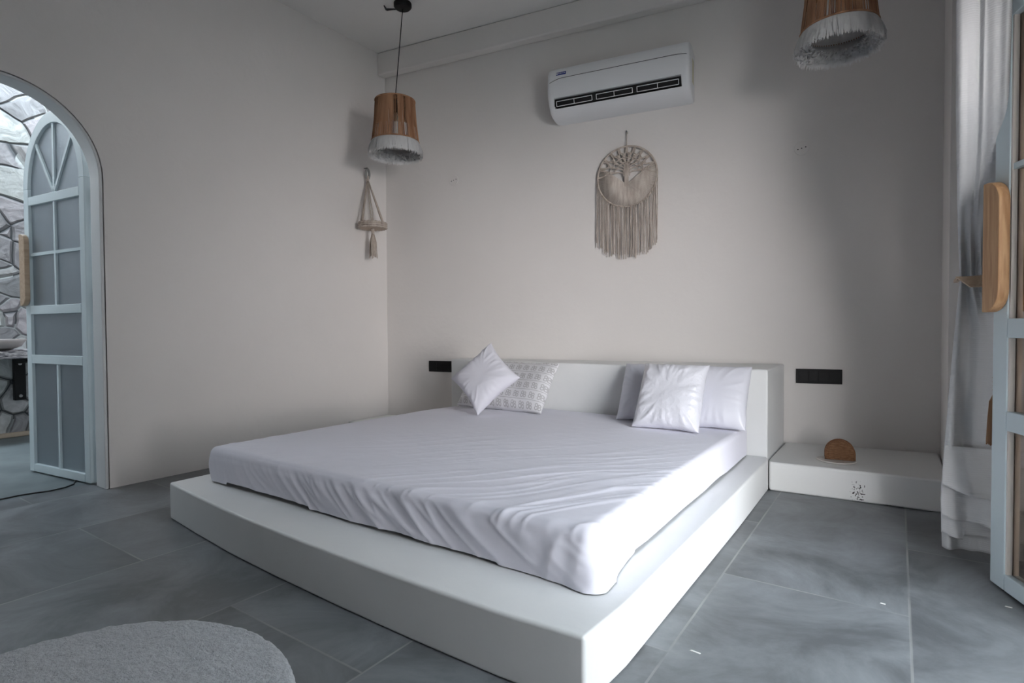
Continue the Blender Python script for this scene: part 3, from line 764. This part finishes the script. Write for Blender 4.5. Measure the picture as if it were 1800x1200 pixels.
for x, k_, rec in stations:
    ins = .022*(1-k_)
    for (y, z) in prof(rec):
        cyy, czz = -.11, .17
        yy = y + (ins if y < -.05 else 0); zz2 = z + (ins*(1 if z < czz else -1))*.6
        vs.append((x, yy, zz2))
for i in range(len(stations)-1):
    for k in range(m_): fs.append((i*m_+k, i*m_+(k+1) % m_, (i+1)*m_+(k+1) % m_, (i+1)*m_+k))
fs += [tuple(range(m_)), tuple(range((len(stations)-1)*m_, len(stations)*m_))[::-1]]
b.add(vs, fs); body = b.build('casing', acw, ac)
for p in body.data.polygons: p.use_smooth = True
mod = body.modifiers.new('es', 'EDGE_SPLIT'); mod.split_angle = R(32)
b = MB(); b.box((-.422, -.205, .084), (.417, -.122, .130)); b.build('air_outlet', darkin, ac, label='dark air outlet')
for x0, x1 in ((-.405, -.155), (-.125, .115), (.145, .405)):
    b = MB(); p0 = (x0, -.193, .082); 
    def P(x, t): return (x, -.208-.008*t, .080+.030*t)
    up = Vector((0, -.012, .03)).normalized()
    for t in (0, 1): b.tube([P(x0, t), P(x1, t)], .0022, 6)
    for x in (x0, (x0+x1)/2, x1): b.tube([P(x, 0), P(x, 1)], .0022, 6)
    b.build('louver', acw, ac)
b = MB(); pts = []
for i in range(41):
    x = -W2+.002+(2*W2-.004)*i/40; e_ = max(0, abs(x)-.36)/.114
    pts.append((x, -.2225+.021*max(0, (abs(x)-.455)/.02), .262-(.032*e_**1.8 if x < 0 else .012*e_**2)))
b.tube(pts, .0016, 6); b.build('seam', mat('grey_seam', (.09, .09, .095), .5), ac)
b = MB(); b.box((-.405, -.2205, .285), (-.335, -.215, .303)); bd = b.build('badge', blue, ac, label='small blue maker badge')
bd.rotation_euler = (0, 0, 0)
def text(body_, size, loc, rot, m, parent, name='badge_lettering'):
    c = bpy.data.curves.new(name, 'FONT'); c.body = body_; c.size = size; c.extrude = .0004; c.align_x = 'CENTER'; c.align_y = 'CENTER'
    tmp = bpy.data.objects.new(name+'_src', c); COL.objects.link(tmp); bpy.context.view_layer.update()
    me = bpy.data.meshes.new_from_object(tmp.evaluated_get(bpy.context.evaluated_depsgraph_get())); bpy.data.objects.remove(tmp)
    o = bpy.data.objects.new(name, me); me.materials.append(m); COL.objects.link(o); o.parent = parent; o.location = loc; o.rotation_euler = rot
    return o
text('BLUE STAR', .0105, (-.364, -.2212, .294), (R(90), 0, 0), whitep, bd)
b = MB(); b.box((-.402, -.2213, .288), (-.394, -.2205, .300)); b.build('badge_symbol', whitep, bd)
b = MB(); b.box((W2-.006, -.11, .12), (W2+.001, -.05, .27)); b.build('sticker', yell, ac, label='faded yellow rating sticker')

# ------------------------------------------------------------------ tree-of-life hanging
dc = empty('wall_hanging', tuple(onwall(2.018, .022)+Vector((0, 0, 1.902))), 'round cream macrame tree hanging with long fringe below the air conditioner', 'wall hanging', AN)
RR = .205
b = MB(); b.tube([(RR*math.cos(2*math.pi*k/72), 0, RR*math.sin(2*math.pi*k/72)) for k in range(72)], .0065, 8, True); b.build('hoop', macr, dc, smooth=True)
b = MB(); b.tube([(0, 0, RR), (.001, 0, RR+.05), (0, .004, RR+.095)], .0028, 8); b.build('hanging_cord', macr, dc, smooth=True)
b = MB(); b.tube([(0, .022, RR+.098), (0, -.012, RR+.101)], .005, 8); b.lathe([(0, 0)], n=3) if 0 else None; b.build('nail', steel, dc, smooth=True)
foot = Vector((0, 0, -.045))
b = MB()
for k in range(112):
    a = R(163+214*k/111); q = Vector((RR*math.cos(a), random.uniform(-.002, .002), RR*math.sin(a)))
    mid = (foot+q)/2+Vector((0, -.003, .012*abs(math.cos(a))**3))
    b.tube([foot+Vector((.016*math.cos(a), -.004, 0)), mid, q], .0026, 4)
b.build('root_web', macr2, dc, smooth=True, kind='stuff')
b = MB()
tips = [169, 150, 132, 115, 98, 82, 65, 48, 30, 11]
def bez(p, q, r, s, n=10):
    return [(p*(1-t)**3+q*3*t*(1-t)**2+r*3*t*t*(1-t)+s*t**3) for t in [i/n for i in range(n+1)]]
for i in range(9): b.tube([foot+Vector(((i-4)*.003, -.006, -.02)), Vector(((i-4)*.0028, -.008, .03)), Vector(((i-4)*.004, -.006, .085))], .003, 6)
for a in tips:
    ar = R(a); d = Vector((math.cos(ar), 0, math.sin(ar))); base = Vector((0.02*math.cos(ar), -.006, max(-.01, .06*math.sin(ar)-.005)))
    node = d*RR*.60+Vector((0, -.006, .012)); nn = Vector((-d.z, 0, d.x))
    for o_ in (-1.4, -.5, .5, 1.4):
        b.tube(bez(base+nn*o_*.003, base+Vector((0, 0, .04)), node-d*.05, node+nn*o_*.004), .0032, 6)
    for o_, w_ in ((-8.5, 1), (-6.5, 1), (6.5, 1), (8.5, 1)):
        e_ = R(a+o_); tip = Vector((RR*math.cos(e_), 0, RR*math.sin(e_)))
        b.tube(bez(node, node+nn*o_*.0012+d*.015, tip-d*.03, tip, 8), .0034, 6)
    for q in range(5):       # knots
        b.tube([node+d*(.01*q-.02)+nn*.010*((q % 2)*2-1), node+d*(.01*q-.015)-nn*.010*((q % 2)*2-1)], .0045, 6)
for i in range(len(tips)-1):     # linking rows of knotting between neighbouring branches
    for rr_ in (.40, .55):
        p = [Vector((RR*rr_*math.cos(R(a)), -.007, RR*rr_*math.sin(R(a))+.01)) for a in (tips[i], (tips[i]+tips[i+1])/2, tips[i+1])]
        p[1] *= 1.06; b.tube(p, .0036, 6)
b.build('tree_knotting', macr, dc, smooth=True, kind='stuff')
b = MB(); ns = 44; rnd = random.Random(3)
for k in range(ns):
    x = -RR-.004+(2*RR+.008)*k/(ns-1)+rnd.uniform(-.002, .002); zr_ = -math.sqrt(max(0, RR*RR-x*x)) if abs(x) < RR*.97 else -.03
    if abs(x) >= RR*.93: zr_ = max(zr_, -.05)
    L_ = -.545+.10*(abs(x)/RR)**3+rnd.uniform(-.022, .015); x2 = x+rnd.uniform(-.006, .006)
    pts = [(x+(x2-x)*t+.003*nz3(k, t*3, 0), -.002+.006*nz3(k, t*2, 4)+(-.006 if k % 2 else .0), zr_+(L_-zr_)*t) for t in [i/7 for i in range(8)]]
    b.tube(pts, rnd.uniform(.0024, .0036), 5)
b.build('fringe', macr, dc, smooth=True, kind='stuff')

# ------------------------------------------------------------------ macrame plant hanger on the left wall
ph = empty('plant_hanger', (.13, -.265, 0), 'empty macrame plant hanger on the left wall in the corner', 'plant hanger')
b = MB(); b.tube([(-.13, .035, 2.165), (-.09, .03, 2.16), (-.07, .02, 2.15), (-.075, .02, 2.13)], .005, 8); b.build('hook', steel, ph, smooth=True)
b = MB(); b.tube([(-.075+.004*math.cos(a), .02+.014*math.cos(a), 2.105+.04*math.sin(a)) for a in [2*math.pi*k/20 for k in range(20)]], .009, 8, True); b.build('loop', mat('grey_cord', (.3, .3, .29), .9), ph, smooth=True)
TZ = 1.675
for k in range(6):
    a = 2*math.pi*k/6+.3; e_ = Vector((.098*math.cos(a), .098*math.sin(a), TZ+.02)); s_ = Vector((-.075, .018, 2.07))
    for w in (-1, 1):
        b = MB(); off = Vector((-math.sin(a), math.cos(a), 0))*.005*w
        b.tube([s_+off*.4, s_.lerp(e_, .3)+off+Vector((0, 0, .0)), s_.lerp(e_, .7)+off*1.6, e_+off], .0042, 6)
        b.build('cord', macr, ph, smooth=True)
b = MB(); b.tube([(-.077, .02, 2.09), (-.073, .018, 2.04)], .013, 10); b.build('wrapped_knot', macr, ph, smooth=True)
b = MB(); b.lathe([(0, TZ-.012), (.1, TZ-.012), (.1, TZ+.0), (0, TZ+.0)], n=40); b.build('tray', mat('woven_tray', (.52, .42, .34), .85), ph, smooth=False)
b = MB()
for zz in (TZ-.006, TZ+.010, TZ+.026):
    b.tube([((.104+.004*math.sin(k*1.9))*math.cos(2*math.pi*k/60), (.104+.004*math.sin(k*1.9))*math.sin(2*math.pi*k/60), zz+.003*math.sin(k*2.3)) for k in range(60)], .0085, 7, True)
b.build('tray_rim', macr, ph, smooth=True)
b = MB(); b.tube([(0, 0, TZ-.01), (0, 0, TZ-.06)], .012, 10)
for k in range(26):
    a = random.uniform(0, 6.28); r = random.uniform(.006, .036)
    b.tube([(.006*math.cos(a), .006*math.sin(a), TZ-.045), (r*.8*math.cos(a), r*.8*math.sin(a), TZ-.12), (r*math.cos(a), r*math.sin(a), TZ-.235+random.uniform(-.02, .03))], .0042, 5)
b.build('tassel', macr, ph, smooth=True)

# ------------------------------------------------------------------ switch plates and blank covers
def switch(x, z, w, h, label, n=4):
    p = onwall(x, .0)+Vector((0, 0, z)); o = empty('switch_plate', tuple(p), label, 'switch plate', AN, group='black wall switch plates')
    b = MB(); b.box((-w/2, -.010, -h/2), (w/2, -.0005, h/2)); b.build('frame', black, o, bevel=.002)
    iw = w-.03; mw = iw/n
    for k in range(n):
        b = MB(); b.box((-iw/2+k*mw+.001, -.0135, -h/2+.014), (-iw/2+(k+1)*mw-.001, -.0105, h/2-.014)); b.build('module', black, o, bevel=.001)
    return o
switch(.548, .5645, .276, .088, 'black switch plate on the back wall left of the headboard')
switch(3.166, .5655, .246, .088, 'black switch plate on the back wall above the right masonry ledge')
def cover(x, z, label):
    p = onwall(x, .0)+Vector((0, 0, z)); o = empty('blank_cover_plate', tuple(p), label, 'cover plate', AN, group='round blank cover plates')
    pts = [(.041*math.cos(2*math.pi*k/36), .041*math.sin(2*math.pi*k/36)) for k in range(36)]
    b = MB(); b.prism_y(pts, -.006, -.0005); b.build('disc', plaster, o, bevel=.002)
    for dx_ in (-.02, .0, .022):
        b = MB(); b.tube([(dx_, -.0068, dx_*.25), (dx_, -.003, dx_*.25)], .0036, 8); b.build('screw_hole', darkin, o)
cover(.654, 2.041, 'round white blank cover plate on the back wall left of the hanging')
cover(3.068, 1.949, 'round white blank cover plate on the back wall above the right switch plate')

# ------------------------------------------------------------------ wicker napkin holder on a dish
nh = empty('napkin_holder', (3.309, .128, .153+.012), 'half-round brown wicker napkin holder on the right ledge', 'napkin holder', R(8))
def dpoly(w, h, n=20):
    r = w/2; return [(-r, 0)]+[(-r*math.cos(math.pi*i/n), (h-r)+r*math.sin(math.pi*i/n)) for i in range(n+1)]+[(r, 0)]
for yy in (-.026, .022):
    b = MB(); b.prism_y(dpoly(.132, .098), yy, yy+.006); sd = b.build('side_panel', wicker, nh)
    b = MB(); b.tube([(x, yy+.003, z) for x, z in dpoly(.134, .1)], .0042, 8); b.build('rim', wrim, sd, smooth=True)
b = MB(); b.box((-.064, -.03, 0), (.064, .03, .006)); b.build('base', wicker, nh, bevel=.002)
dsh = MB(); n = 40; dsh.lathe([(0, 0), (.075, 0), (.088, .006), (.086, .010), (.072, .006), (0, .006)], n=n)
o = dsh.build('dish', plate, smooth=True, label='flat cream dish under the wicker napkin holder', cat='dish'); o.location = (3.296, .088, .1535); o.scale = (1.08, .9, 1)
nh.location.z = .1605

# ------------------------------------------------------------------ rug, cable, flecks
def rug():
    cx, cy_r, Rr = 2.114, -2.936, .5; vs = []; fs = []; nr, na = 90, 260
    vs.append((0, 0, .022))
    for i in range(1, nr+1):
        t = i/nr
        for k in range(na):
            a = 2*math.pi*k/na; r = Rr*t*(1+.006*nz3(math.cos(a)*4, math.sin(a)*4, 0)*t+.003*random.uniform(-1, 1)*(t > .98)); x, y = r*math.cos(a), r*math.sin(a)
            z = .020+.004*nz3(x*7, y*7, 1)+.0035*nz3(x*26, y*26, 5)+random.uniform(-.0016, .0016)
            if t > .965: z *= math.sqrt(max(0, 1-((t-.965)/.035)**2))
            vs.append((x, y, max(.001, z)))
    for k in range(na): fs.append((0, 1+k, 1+(k+1) % na))
    for i in range(nr-1):
        for k in range(na):
            a = 1+i*na; fs.append((a+k, a+na+k, a+na+(k+1) % na, a+(k+1) % na))
    b = MB(); b.add(vs, fs); o = b.build('rug', rugm, smooth=True, label='round pale grey shag rug on the floor in the foreground', cat='rug'); o.location = (cx, cy_r, 0)
rug()
b = MB(); pts = [(-.30, -2.70, .0), (-.245, -2.53, 0), (-.232, -2.44, 0), (-.240, -2.375, 0), (-.228, -2.31, 0), (-.205, -2.25, 0), (-.218, -2.18, 0), (-.262, -2.128, 0), (-.33, -2.10, 0), (-.45, -2.0, 0)]
b.tube([(x, y, .0035) for x, y, z in pts], .004, 8)
b.build('cable', blackcord, smooth=True, label='thin black cable lying on the floor in the arched doorway', cat='cable')
for i, (x, y, s_, lb) in enumerate(((3.121, -1.821, 1.6, 'tiny white fleck on the floor right of the platform front'), (3.846, -1.043, 1.0, 'tiny white fleck on the floor below the right-hand door'),
                     (3.527, -1.232, .8, 'tiny white fleck on a floor joint in front of the right ledge'))):
    b = MB(); q = .009*s_; b.prism([(x-q, y-.002), (x+q*.9, y-.004), (x+q, y+.001), (x-q*.7, y+.003)], .0004, .002)
    b.build('paint_fleck', chipm, label=lb, cat='fleck', group='flecks on the floor')
